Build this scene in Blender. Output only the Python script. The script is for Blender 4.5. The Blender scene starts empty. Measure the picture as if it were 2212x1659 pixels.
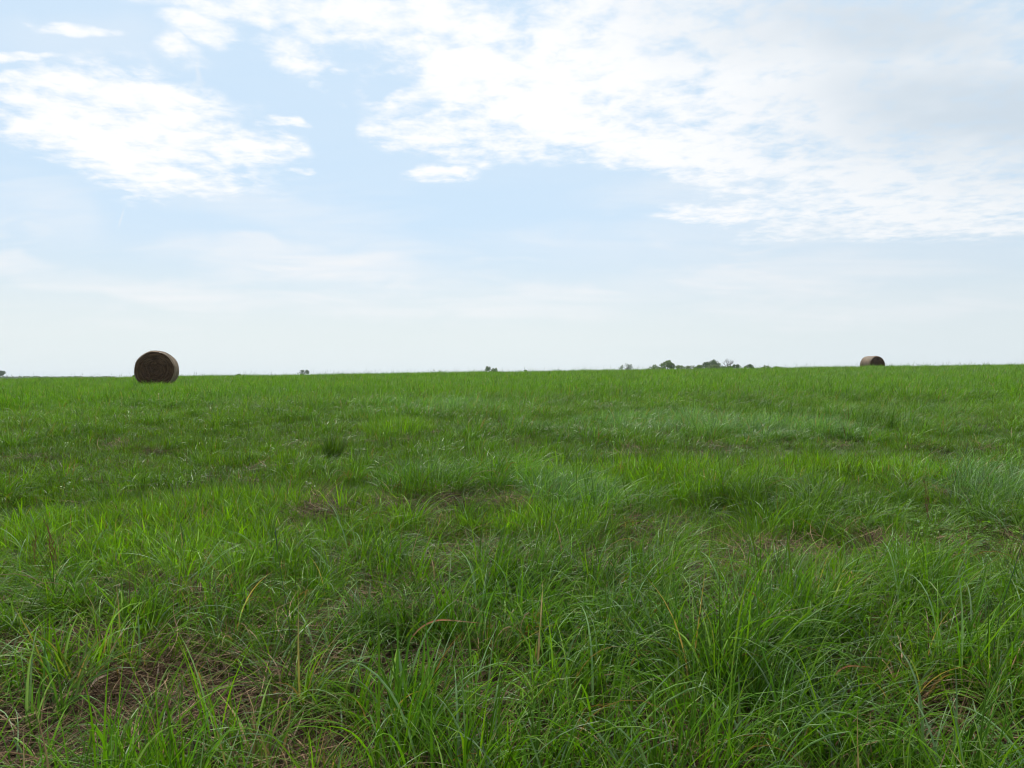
import bpy, math, random
import numpy as np
from mathutils import Vector, Matrix

rng = np.random.default_rng(7)
random.seed(7)
S = bpy.context.scene
COL = S.collection
R = math.radians

# ------------------------------------------------------------------ camera
FPX = 803.0                 # focal length in pixels of the 1024 wide picture
EYE = 1.6
HORIZ = 377.0               # picture row (of 768) of the true eye level
cam_d = bpy.data.cameras.new('camera')
cam = bpy.data.objects.new('camera', cam_d); COL.objects.link(cam)
cam_d.sensor_width = 36.0
cam_d.lens = 36.0 * FPX / 1024.0
cam_d.clip_start = 0.05
cam_d.clip_end = 12000
PITCH = math.atan((384.0 - HORIZ) / FPX)
cam.location = (0, 0, EYE)
cam.rotation_euler = (math.pi / 2 - PITCH, 0, 0)
S.camera = cam
S.cycles.max_bounces = 5; S.cycles.diffuse_bounces = 2; S.cycles.glossy_bounces = 2; S.cycles.transmission_bounces = 3
S.cycles.filter_width = 1.15

# ------------------------------------------------------------------ light
SUN_EL, SUN_AZ = 52.0, -12.0        # azimuth: 0 = straight ahead (+y), negative = to the left
SKY_STRENGTH = 0.10
S.view_settings.view_transform = 'Standard'
S.view_settings.look = 'None'
S.view_settings.gamma = 1.0
S.view_settings.use_curve_mapping = False
S.view_settings.exposure = 0.0

sun_d = bpy.data.lights.new('sun', 'SUN')
sun_d.energy = 4.9
sun_d.angle = R(5.0)                # sun behind a thin cloud veil
sun_d.color = (1.0, 0.95, 0.87)
sun = bpy.data.objects.new('sun', sun_d); COL.objects.link(sun)
sdir = Vector((math.sin(R(SUN_AZ)) * math.cos(R(SUN_EL)), math.cos(R(SUN_AZ)) * math.cos(R(SUN_EL)), math.sin(R(SUN_EL))))
sun.rotation_euler = (-sdir).to_track_quat('-Z', 'Y').to_euler()
sun.location = (-20, 60, 80)


class NT:
    """tiny helper to write node trees"""
    def __init__(s, nt): s.nt = nt
    def n(s, t, **kw):
        nd = s.nt.nodes.new(t)
        for k, v in kw.items(): setattr(nd, k, v)
        return nd
    def link(s, a, b): s.nt.links.new(a, b)
    def put(s, sock, v):
        if v is None: return
        if isinstance(v, bpy.types.NodeSocket): s.link(v, sock)
        else: sock.default_value = v
    def math(s, op, a, b=None, c=None, clamp=False):
        m = s.n('ShaderNodeMath', operation=op); m.use_clamp = clamp
        s.put(m.inputs[0], a); s.put(m.inputs[1], b); s.put(m.inputs[2], c)
        return m.outputs[0]
    def vmath(s, op, a, b=None, c=None):
        m = s.n('ShaderNodeVectorMath', operation=op)
        s.put(m.inputs[0], a)
        if b is not None:
            s.put(m.inputs['Scale'] if op == 'SCALE' else m.inputs[1], b)
        return m.outputs['Value'] if op in ('LENGTH', 'DOT_PRODUCT', 'DISTANCE') else m.outputs[0]
    def rng(s, v, a, b, c=0.0, d=1.0, t='SMOOTHSTEP'):
        m = s.n('ShaderNodeMapRange', interpolation_type=t)
        s.put(m.inputs[0], v)
        for i, q in enumerate((a, b, c, d)): s.put(m.inputs[i + 1], q)
        return m.outputs[0]
    def mix(s, f, a, b, bt='MIX'):
        m = s.n('ShaderNodeMix', data_type='RGBA', blend_type=bt)
        s.put(m.inputs[0], f)
        s.put(m.inputs[6], a if isinstance(a, bpy.types.NodeSocket) else (*a, 1))
        s.put(m.inputs[7], b if isinstance(b, bpy.types.NodeSocket) else (*b, 1))
        return m.outputs[2]
    def noise(s, vec, scale, detail=4, rough=0.55, dist=0.0, dims='3D'):
        m = s.n('ShaderNodeTexNoise', noise_dimensions=dims)
        s.put(m.inputs['Vector'], vec)
        m.inputs['Scale'].default_value = scale
        m.inputs['Detail'].default_value = detail
        m.inputs['Roughness'].default_value = rough
        m.inputs['Distortion'].default_value = dist
        return m.outputs[0]
    def comb(s, x, y, z):
        m = s.n('ShaderNodeCombineXYZ')
        s.put(m.inputs[0], x); s.put(m.inputs[1], y); s.put(m.inputs[2], z)
        return m.outputs[0]


# ------------------------------------------------------------------ sky
W = bpy.data.worlds.new('World'); S.world = W; W.use_nodes = True
W.cycles.sampling_method = 'MANUAL'; W.cycles.sample_map_resolution = 256
W.node_tree.nodes.clear()
N = NT(W.node_tree)
sky = N.n('ShaderNodeTexSky', sky_type='NISHITA')
sky.sun_disc = False
sky.sun_elevation = R(SUN_EL)
sky.sun_rotation = R(SUN_AZ)
sky.air_density = 1.0; sky.dust_density = 1.6; sky.ozone_density = 1.0
tc = N.n('ShaderNodeTexCoord')
D = N.vmath('NORMALIZE', tc.outputs['Generated'])
sep = N.n('ShaderNodeSeparateXYZ'); N.link(D, sep.inputs[0])
dx, dy, dz = sep.outputs
zc = N.math('MAXIMUM', dz, 0.0)
# flat cloud deck seen in perspective
den = N.math('ADD', zc, 0.10)
P = N.comb(N.math('DIVIDE', dx, den), N.math('DIVIDE', dy, den), 0.0)
# the clouds that stand ahead, by their directions (tangents of azimuth / height)
yy = N.math('MAXIMUM', dy, 0.05)
G = N.comb(N.math('DIVIDE', dx, yy), N.math('DIVIDE', dz, yy), 0.0)
wob = N.n('ShaderNodeTexNoise'); N.link(G, wob.inputs['Vector'])
wob.inputs['Scale'].default_value = 7.0; wob.inputs['Detail'].default_value = 3.0
Gw = N.vmath('ADD', G, N.vmath('MULTIPLY', N.vmath('SUBTRACT', wob.outputs['Color'], (0.5, 0.5, 0.5)), (0.16, 0.07, 0.0)))

def g(px, py):     # view pixel (2212 wide) -> tangents
    k = 1024 / 2212
    return ((px * k - 512) / FPX, (HORIZ - py * k) / FPX)

def blob(cx, cy, rx, ry, rot=0.0, w=1.0, inner=0.35, src=None):
    u, v = g(cx, cy); k = 1024 / 2212 / FPX
    m = N.n('ShaderNodeMapping', vector_type='TEXTURE')
    N.link(src or Gw, m.inputs[0])
    m.inputs['Location'].default_value = (u, v, 0)
    m.inputs['Rotation'].default_value = (0, 0, R(rot))
    m.inputs['Scale'].default_value = (rx * k, ry * k, 1)
    return N.rng(N.vmath('LENGTH', m.outputs[0]), inner, 1.25, w, 0.0)

def total(lst):
    a = lst[0]
    for b in lst[1:]: a = N.math('MAXIMUM', a, b)
    return a

main = total([
    blob(230, 250, 330, 130, -8), blob(330, 345, 330, 85, -12), blob(520, 300, 150, 60, -18, .9), blob(30, 160, 60, 28, 0, .8),
    blob(560, 5, 330, 40, 0, .8), blob(880, 30, 330, 95, 0, .85), blob(420, 62, 110, 40, -5, .62),
    blob(170, 66, 100, 18, -14, .68), blob(55, 113, 80, 15, -4, .68), blob(640, 115, 140, 60, -22, .64),
    blob(700, 190, 45, 22, -10, .66), blob(760, 153, 32, 13, 0, .66), blob(390, 115, 75, 32, 0, .6),
    blob(1150, 200, 370, 170, -5), blob(1500, 120, 500, 230, 0), blob(1950, 200, 560, 260, 0),
    blob(1480, 320, 330, 80, -6), blob(1960, 400, 460, 110, -3, .9), blob(1000, 300, 230, 60, -8, .9),
    blob(960, 376, 110, 26, 0, .86), blob(1560, 455, 210, 34, 4, .82), blob(1980, 485, 420, 50, 2, .9),
    blob(660, 373, 26, 12, 5, .7), blob(600, 265, 60, 16, -16, .72), blob(700, 262, 40, 16, -20, .52), blob(745, 225, 30, 12, -10, .5), blob(260, 215, 300, 70, -5, 1.0)])
cut = total([blob(700, 250, 80, 70, 40, .5), blob(880, 170, 60, 22, 30, .42), blob(0, 260, 80, 14, -6, .42), blob(1150, 410, 260, 50, 0, .6)])
main = N.math('SUBTRACT', main, cut)
front = N.rng(dy, 0.15, 0.5)
# elsewhere: the same broken deck, by noise alone
deck = N.rng(N.noise(P, 0.55, 2, 0.5), 0.36, 0.62, 0.0, 0.95)
cover = N.math('ADD', N.math('MULTIPLY', main, front), N.math('MULTIPLY', deck, N.math('SUBTRACT', 1.0, front)))
puff = N.noise(P, 3.4, 6, 0.60, 0.15)
puff2 = N.noise(N.vmath('ADD', P, (7.3, 2.1, 0)), 11.0, 4, 0.62, 0.2)
gate = N.rng(cover, 0.0, 0.45, 0.12, 1.0)
dens = N.math('ADD', N.math('MULTIPLY', cover, 0.95), N.math('MULTIPLY', N.math('SUBTRACT', puff, 0.5), N.math('MULTIPLY', gate, 1.9)))
dens = N.math('ADD', dens, N.math('MULTIPLY', N.math('SUBTRACT', puff2, 0.5), N.math('MULTIPLY', gate, 2.0)))
alpha = N.rng(dens, 0.06, 1.08)
# thin veil and streaks
Pv = N.vmath('MULTIPLY', P, (0.5, 1.3, 1))
veil = N.noise(Pv, 1.3, 4, 0.6, 0.5)
veilb = total([blob(650, 570, 330, 50, -7, .75), blob(250, 610, 420, 32, -7, .8), blob(1000, 650, 500, 40, 0, .55), blob(30, 565, 130, 24, -6, .7),
               blob(1800, 590, 480, 55, 3, .62), blob(1900, 660, 500, 40, 3, .45), blob(1500, 520, 500, 70, 0, .3), blob(560, 530, 120, 16, -6, .7),
               blob(640, 480, 300, 50, -14, .38), blob(90, 450, 170, 70, -14, .35), blob(200, 90, 260, 60, -6, .25),
               blob(428, 150, 40, 9, 77, .55, .1), blob(283, 452, 26, 6, 68, .45, .1), blob(1560, 410, 330, 60, 4, .5)])
veila = N.math('MULTIPLY', N.rng(veil, 0.25, 0.7, 0.25, 1.0), N.math('ADD', N.math('MULTIPLY', veilb, front), 0.12))
streak = N.noise(N.vmath('MULTIPLY', G, (5.0, 26.0, 1)), 1.0, 3, 0.6, 0.6)
lowband = N.math('MULTIPLY', N.rng(dz, 0.02, 0.10), N.rng(dz, 0.28, 0.12))
veila = N.math('ADD', veila, N.math('MULTIPLY', N.rng(streak, 0.48, 0.72, 0, 0.4), N.math('MULTIPLY', lowband, front)), clamp=True)
# colours: radiance as seen (before the background strength)
K = 1.0 / SKY_STRENGTH
skyc = sky.outputs[0]
grey = N.n('ShaderNodeMix', data_type='FLOAT'); 
hazec = (0.80 * K, 0.885 * K, 0.905 * K)
hz = N.rng(dz, 0.0, 0.30, 0.96, 0.30, 'SMOOTHERSTEP')
base = N.mix(hz, skyc, hazec)
whiten = (0.61 * K, 0.805 * K, 1.0 * K)
thin = N.rng(dz, 0.04, 0.20, 0.0, 0.85)
base = N.mix(N.math('MULTIPLY', thin, N.rng(dy, -0.3, 0.5)), base, whiten)
thick = N.math('ADD', total([blob(2150, 230, 560, 200, 0, 1.0, .1), blob(2000, 60, 760, 150, -4, .9, .1)]), 0.0)
rnd = N.noise(P, 2.1, 3, 0.6)
shade = N.math('MULTIPLY', N.math('ADD', N.math('MULTIPLY', thick, front), N.math('MULTIPLY', N.rng(dy, 0.4, -0.6), 0.9)), N.rng(rnd, 0.30, 0.62, 0.55, 1.0), clamp=True)
cloudc = N.mix(shade, (1.02 * K, 1.03 * K, 1.045 * K), (0.64 * K, 0.735 * K, 0.83 * K))
right = N.math('MULTIPLY', N.rng(N.math('DIVIDE', dx, yy), 0.0, 0.62, 0.0, 0.34), front)      # the sky dims away from the veiled sun
veilc = (0.93 * K, 0.945 * K, 0.965 * K)
c = N.mix(N.math('MULTIPLY', veila, 0.85), base, veilc)
c = N.mix(alpha, c, cloudc)
c = N.mix(N.math('MULTIPLY', right, 0.75), c, (0.60 * K, 0.70 * K, 0.78 * K))
bg = N.n('ShaderNodeBackground'); N.link(c, bg.inputs[0]); bg.inputs[1].default_value = SKY_STRENGTH
wo = N.n('ShaderNodeOutputWorld'); N.link(bg.outputs[0], wo.inputs[0])
W.node_tree.nodes.remove(grey)


# ------------------------------------------------------------------ helpers
def tag(o, label=None, cat=None, group=None, kind=None):
    if label: o['label'] = label
    if cat: o['category'] = cat
    if group: o['group'] = group
    if kind: o['kind'] = kind
    return o

def mesh_obj(name, verts, faces, mat, parent=None, smooth=False, link=True):
    me = bpy.data.meshes.new(name)
    me.from_pydata([tuple(v) for v in verts], [], [tuple(f) for f in faces])
    if smooth: me.shade_smooth()
    if mat: me.materials.append(mat)
    o = bpy.data.objects.new(name, me)
    if link: COL.objects.link(o)
    if parent: o.parent = parent
    return o

def empty(name, loc):
    o = bpy.data.objects.new(name, None); COL.objects.link(o); o.location = loc
    o.empty_display_size = 0.2
    return o

def material(name):
    m = bpy.data.materials.new(name); m.use_nodes = True; m.node_tree.nodes.clear()
    n = NT(m.node_tree)
    out = n.n('ShaderNodeOutputMaterial')
    return m, n, out

def hash2(ix, iy, seed):
    h = (ix.astype(np.int64) * 374761393 + iy.astype(np.int64) * 668265263 + seed * 1442695041) & 0xffffffff
    h = ((h ^ (h >> 13)) * 1274126177) & 0xffffffff
    return ((h ^ (h >> 16)) & 0xffffff) / float(0xffffff)

def vnoise(x, y, seed=0):
    x = np.asarray(x, float); y = np.asarray(y, float)
    ix = np.floor(x); iy = np.floor(y); fx = x - ix; fy = y - iy
    fx = fx * fx * (3 - 2 * fx); fy = fy * fy * (3 - 2 * fy)
    a = hash2(ix, iy, seed); b = hash2(ix + 1, iy, seed); c_ = hash2(ix, iy + 1, seed); d = hash2(ix + 1, iy + 1, seed)
    return (a * (1 - fx) + b * fx) * (1 - fy) + (c_ * (1 - fx) + d * fx) * fy

def fbm(x, y, seed=0, octv=3):
    s = 0; a = 0.5; t = 0
    for k in range(octv):
        s = s + a * vnoise(x * 2 ** k + 17 * k, y * 2 ** k - 9 * k, seed + k); t += a; a *= 0.5
    return s / t

def sstep(a, b, v):
    t = np.clip((v - a) / (b - a), 0, 1); return t * t * (3 - 2 * t)

# ------------------------------------------------------------------ terrain
CREST = 52.0
def ground_z(x, y):
    x = np.asarray(x, float); y = np.asarray(y, float)
    hc = 1.08 + 0.0130 * np.clip(x, -60, 60) + 0.0016 * np.clip(x + 12, 0, 60)
    near = 1 - (1 - np.clip(y, 0, CREST) / CREST) ** 2
    far = 1 - ((np.clip(y, CREST, 400) - CREST) / 42.0) ** 2 / (1 + ((np.clip(y, CREST, 400) - CREST) / 60.0) ** 1.5)
    s = np.where(y < CREST, near, far)
    z = hc * s + 0.0112 * np.minimum(np.clip(y, 0, None), CREST) * np.clip(1 - (y - CREST) / 120.0, 0, 1)
    z = np.where(y > CREST, np.maximum(z, -7.5 - 0.01 * (y - CREST)), z)
    z = z + np.where(y < 0, -0.02 * np.clip(-y, 0, 50), 0)
    z = np.where(y > 400, -11.5, z)
    micro = (fbm(x * 0.9, y * 0.9, 3) - .5) * 0.10 + (fbm(x * 0.22, y * 0.22, 5) - .5) * 0.16 + (fbm(x * 3.1, y * 3.1, 8, 2) - .5) * 0.04
    r = np.hypot(x, y)
    return z + micro * sstep(0.3, 2.5, r) * sstep(160, 70, r)

_TS = 2.0 * 1.01 ** np.arange(413)
_CACHE = {}
def unproj(px, py, W_=1024.0):
    """ground point under a pixel of a W_ wide view"""
    if (px, py, W_) in _CACHE: return _CACHE[(px, py, W_)]
    k = 1024.0 / W_
    u = (px * k - 512) / FPX; v = (HORIZ - py * k) / FPX
    hit = EYE + v * _TS <= ground_z(u * _TS, _TS)
    t = float(_TS[int(np.argmax(hit))]) if hit.any() else 120.0
    _CACHE[(px, py, W_)] = (u * t, t)
    return u * t, t

def UV(px, py): return unproj(px, py, 2212.0)

gm, n, out = material('soil_and_old_thatch')
tcg = n.n('ShaderNodeTexCoord')
o1 = n.noise(tcg.outputs['Object'], 1.3, 5, .6); o2 = n.noise(tcg.outputs['Object'], 30, 4, .7)
c1 = n.mix(n.rng(o1, .35, .65), (0.032, 0.021, 0.011), (0.020, 0.030, 0.008))
c1 = n.mix(n.rng(o2, .4, .7), c1, (0.055, 0.038, 0.020))
geo = n.n('ShaderNodeNewGeometry')
dist = n.vmath('LENGTH', geo.outputs['Position'])
c1 = n.mix(n.rng(dist, 60, 110), c1, (0.060, 0.115, 0.020))
pb = n.n('ShaderNodeBsdfPrincipled'); n.link(c1, pb.inputs['Base Color']); pb.inputs['Roughness'].default_value = .95
pb.inputs['Specular IOR Level'].default_value = .1
bp = n.n('ShaderNodeBump'); bp.inputs['Strength'].default_value = .7; bp.inputs['Distance'].default_value = .03
n.link(o2, bp.inputs['Height']); n.link(bp.outputs[0], pb.inputs['Normal'])
n.link(pb.outputs[0], out.inputs[0])

def axis(lims):
    a = [lims[0][0]]
    for (lo, hi, st) in lims:
        k = max(1, int(round((hi - lo) / st))); a += list(np.linspace(lo, hi, k + 1)[1:])
    return np.array(a)
xs = axis([(-2400, -400, 500), (-400, -100, 30), (-100, -30, 2.5), (-30, -8, .6), (-8, 8, .12), (8, 30, .6), (30, 100, 2.5), (100, 400, 30), (400, 2400, 500)])
ys = axis([(-600, -400, 200), (-400, -50, 35), (-50, -6, 2), (-6, 2, .4), (2, 14, .12), (14, 40, .5), (40, 100, 1.2), (100, 420, 16), (420, 3200, 400)])
X, Y = np.meshgrid(xs, ys)
Z = ground_z(X, Y)
nx, ny = len(xs), len(ys)
idx = np.arange(nx * ny).reshape(ny, nx)
F = np.stack([idx[:-1, :-1], idx[:-1, 1:], idx[1:, 1:], idx[1:, :-1]], -1).reshape(-1, 4)
me = bpy.data.meshes.new('ground')
V = np.stack([X, Y, Z], -1).reshape(-1, 3)
me.vertices.add(len(V)); me.vertices.foreach_set('co', V.astype(np.float32).ravel())
me.loops.add(F.size); me.loops.foreach_set('vertex_index', F.astype(np.int32).ravel())
me.polygons.add(len(F)); me.polygons.foreach_set('loop_start', np.arange(0, F.size, 4, dtype=np.int32))
me.update(calc_edges=True); me.validate(); me.shade_smooth()
me.materials.append(gm)
ground = bpy.data.objects.new('ground', me); COL.objects.link(ground); tag(ground, kind='structure')

# ------------------------------------------------------------------ grass materials
def grass_material(name, instanced=True):
    m, n, out = material(name)
    if instanced:
        at = n.n('ShaderNodeAttribute', attribute_type='INSTANCER', attribute_name='tint')
    else:
        at = n.n('ShaderNodeAttribute', attribute_type='OBJECT', attribute_name='["tint"]')
    st = n.n('ShaderNodeSeparateColor'); n.link(at.outputs['Color'], st.inputs[0])
    hue, val, dry = st.outputs
    bl = n.n('ShaderNodeAttribute', attribute_type='GEOMETRY', attribute_name='bl')
    sb = n.n('ShaderNodeSeparateColor'); n.link(bl.outputs['Color'], sb.inputs[0])
    br, t, isdry = sb.outputs
    col = n.mix(hue, (0.122, 0.245, 0.004), (0.060, 0.155, 0.010))
    col = n.mix(n.rng(br, .55, 1.0, 0, .7), col, (0.050, 0.135, 0.012))
    col = n.mix(n.rng(br, .25, 0.0, 0, .55), col, (0.16, 0.24, 0.020))
    col = n.mix(n.rng(hue, .80, 1.0, 0, .38), col, (0.14, 0.235, 0.12))
    col = n.mix(n.rng(n.math('FRACT', n.math('MULTIPLY', br, 23.7)), .84, .89, 0, .85), col, (0.17, 0.26, 0.13))  # some blades pale blue-green: sky sheen put into the colour
    col = n.mix(n.rng(t, .16, .0, 0, .6, 'LINEAR'), col, (0.15, 0.14, 0.045))
    tipd = n.math('MULTIPLY', n.rng(t, .86, 1.0), n.rng(br, .6, .72, 0, .7))
    col = n.mix(tipd, col, (0.26, 0.19, 0.08))
    drysel = n.math('MAXIMUM', isdry, n.rng(n.math('ADD', dry, n.math('MULTIPLY', br, .6)), .85, 1.0))
    dryc = n.mix(n.rng(br, .3, .8), (0.13, 0.075, 0.036), (0.29, 0.19, 0.10))
    col = n.mix(drysel, col, dryc)
    vv = n.math('MULTIPLY', n.math('ADD', n.math('MULTIPLY', val, .75), .62), n.rng(n.math('FRACT', n.math('MULTIPLY', br, 7.31)), 0, 1, .58, 1.42, 'LINEAR'))
    col = n.mix(1.0, col, n.comb(vv, vv, vv), 'MULTIPLY')
    pb = n.n('ShaderNodeBsdfPrincipled'); n.link(col, pb.inputs['Base Color'])
    pb.inputs['Roughness'].default_value = .43
    pb.inputs['Specular IOR Level'].default_value = .15
    tr = n.n('ShaderNodeBsdfTranslucent')
    n.link(n.mix(1.0, col, (1.2, 1.3, .4), 'MULTIPLY'), tr.inputs[0])
    mx = n.n('ShaderNodeMixShader'); mx.inputs[0].default_value = .36
    n.link(pb.outputs[0], mx.inputs[1]); n.link(tr.outputs[0], mx.inputs[2])
    n.link(mx.outputs[0], out.inputs[0])
    return m

M_GRASS = grass_material('grass_blade')
M_TUFT = grass_material('tuft_blade', False)

def flat_mat(name, a, b, rough=.8, scale=6, spec=.2, trans=0.0, bump=0.0, dims=(1, 1, 1)):
    m, n, out = material(name)
    t = n.n('ShaderNodeTexCoord')
    v = n.vmath('MULTIPLY', t.outputs['Object'], dims)
    f = n.noise(v, scale, 4, .6)
    col = n.mix(n.rng(f, .35, .65), a, b)
    p = n.n('ShaderNodeBsdfPrincipled'); n.link(col, p.inputs['Base Color'])
    p.inputs['Roughness'].default_value = rough; p.inputs['Specular IOR Level'].default_value = spec
    if bump:
        bpn = n.n('ShaderNodeBump'); bpn.inputs['Distance'].default_value = bump; n.link(f, bpn.inputs['Height']); n.link(bpn.outputs[0], p.inputs['Normal'])
    if trans:
        tr = n.n('ShaderNodeBsdfTranslucent'); n.link(col, tr.inputs[0])
        mx = n.n('ShaderNodeMixShader'); mx.inputs[0].default_value = trans
        n.link(p.outputs[0], mx.inputs[1]); n.link(tr.outputs[0], mx.inputs[2]); n.link(mx.outputs[0], out.inputs[0])
    else: n.link(p.outputs[0], out.inputs[0])
    return m

def thatch_material():
    m, n, out = material('dry_thatch')
    bl = n.n('ShaderNodeAttribute', attribute_type='GEOMETRY', attribute_name='bl')
    sb = n.n('ShaderNodeSeparateColor'); n.link(bl.outputs['Color'], sb.inputs[0])
    br = sb.outputs[0]
    cr = n.n('ShaderNodeValToRGB'); n.link(br, cr.inputs[0])
    e = cr.color_ramp.elements
    e[0].position = 0; e[0].color = (0.022, 0.011, 0.005, 1); e[1].position = 1; e[1].color = (0.37, 0.255, 0.14, 1)
    k = e.new(.4); k.color = (0.066, 0.038, 0.020, 1); k = e.new(.8); k.color = (0.155, 0.098, 0.055, 1)
    p = n.n('ShaderNodeBsdfPrincipled'); n.link(cr.outputs[0], p.inputs['Base Color'])
    p.inputs['Roughness'].default_value = .7; p.inputs['Specular IOR Level'].default_value = .08
    n.link(p.outputs[0], out.inputs[0])
    return m
M_THATCH = thatch_material()

# ------------------------------------------------------------------ blade bundles
def blades(n_, rad, length, width, tilt, bend, segs, fold=False, lean=(0, 0), kink=0.12, dry=0.03, zlo=0.0, flat=False, wide_mid=False, seed=None):
    """n_ grass blades as ribbons; returns verts, quads, colour per vertex"""
    g_ = np.random.default_rng(seed) if seed is not None else rng
    U = lambda lo, hi: g_.uniform(lo, hi, n_)
    a0 = U(0, 2 * math.pi); r0 = rad * np.sqrt(U(0, 1))
    P0 = np.stack([r0 * np.cos(a0), r0 * np.sin(a0), np.full(n_, zlo)], -1)
    L = length * U(.42, 1.22); w = width * U(.6, 1.3)
    az = a0 + g_.normal(0, .9, n_)
    dv = np.stack([np.cos(az), np.sin(az)], -1) + np.array(lean)[None] * U(.5, 1.5)[:, None]
    dn = np.linalg.norm(dv, axis=1) + 1e-6; dv /= dn[:, None]
    th0 = np.abs(g_.normal(0, tilt, n_)) + .03
    b = bend * U(.25, 1.6) * (.7 + .3 * np.minimum(dn, 2))
    if flat:
        th0 = U(1.25, 1.6); b = U(-.15, .35); P0[:, 2] = U(.004, .075)
        az = U(0, 6.283); dv = np.stack([np.cos(az), np.sin(az)], -1)
    turn = g_.normal(0, .9 if flat else .35, n_)
    kk = np.where(U(0, 1) < kink, U(.45, .85), 9.0); kang = U(.8, 2.0)
    tw = g_.normal(0, .7, n_)
    br = U(0, 1); isd = (U(0, 1) < dry).astype(float)
    pts = [P0]; dirs = []
    for s_ in range(segs):
        t = (s_ + .5) / segs
        th = th0 + b * t ** 1.4
        th = np.where(t > kk, np.maximum(th, np.minimum(th + kang, 2.7)), th)
        th = np.minimum(th, 2.9)
        aa = turn * t; ca, sa = np.cos(aa), np.sin(aa)
        d2 = np.stack([dv[:, 0] * ca - dv[:, 1] * sa, dv[:, 0] * sa + dv[:, 1] * ca, np.zeros(n_)], -1)
        d = np.stack([d2[:, 0] * np.sin(th), d2[:, 1] * np.sin(th), np.cos(th)], -1)
        q = pts[-1] + d * (L / segs)[:, None]; q[:, 2] = np.maximum(q[:, 2], .004)
        pts.append(q); dirs.append((d, d2))
    k = 3 if fold else 2
    V = np.zeros((n_, segs + 1, k, 3)); C = np.ones((n_, segs + 1, k, 4))
    C[..., 0] = br[:, None, None]; C[..., 2] = isd[:, None, None]
    for j in range(segs + 1):
        d, d2 = dirs[min(j, segs - 1)]; t = j / segs
        sd = np.stack([-d2[:, 1], d2[:, 0], np.zeros(n_)], -1)
        up = np.cross(sd, d); ta = tw * t
        sv = sd * np.cos(ta)[:, None] + up * np.sin(ta)[:, None]
        ww = (w * .5 * min(1.0, .55 + t * 2.2) * (1 - t ** 2.2))[:, None]
        if fold:
            V[:, j, 0] = pts[j] - sv * ww; V[:, j, 1] = pts[j] - np.cross(sv, d) * ww * .45; V[:, j, 2] = pts[j] + sv * ww
        else:
            V[:, j, 0] = pts[j] - sv * ww; V[:, j, 1] = pts[j] + sv * ww
        C[:, j, :, 1] = t
    one = []
    for j in range(segs):
        a = j * k
        if j == segs - 1:
            one += [(a, a + 1, a + k + 1), (a + 1, a + 2, a + k + 1)] if fold else [(a, a + 1, a + k)]
        else:
            one += [(a, a + 1, a + k + 1, a + k), (a + 1, a + 2, a + k + 2, a + k + 1)] if fold else [(a, a + 1, a + k + 1, a + k)]
    step = k * (segs + 1)
    Fs = [tuple(q + i * step for q in fc) for i in range(n_) for fc in one]
    return V.reshape(-1, 3), Fs, C.reshape(-1, 4)

def blade_stalk(L=.75, az=0.0, segs=6, w=.0035, head=.10, tilt=.08, bend=.25):
    """a seed stalk: a thin three-sided stem with a slim spike"""
    Vs, Fs, Cs = [], [], []
    p = np.zeros(3); br = .5
    for j in range(segs + 1):
        t = j / segs
        th = tilt + bend * t ** 1.5
        rr = w * .5 * (1 - .5 * t)
        if t > 1 - head / L: rr = w * 1.1
        if j == segs: rr = .0004
        for k in range(3):
            a = az + k * 2.094
            Vs.append(p + np.array([math.cos(a) * rr, math.sin(a) * rr, 0])); Cs.append((.9, .5, .0, 1))
        p = p + np.array([math.cos(az) * math.sin(th), math.sin(az) * math.sin(th), math.cos(th)]) * L / segs
    for j in range(segs):
        for k in range(3):
            a = j * 3 + k; b = j * 3 + (k + 1) % 3
            Fs.append((a, b, b + 3, a + 3))
    return np.array(Vs), Fs, np.array(Cs, float)

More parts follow.
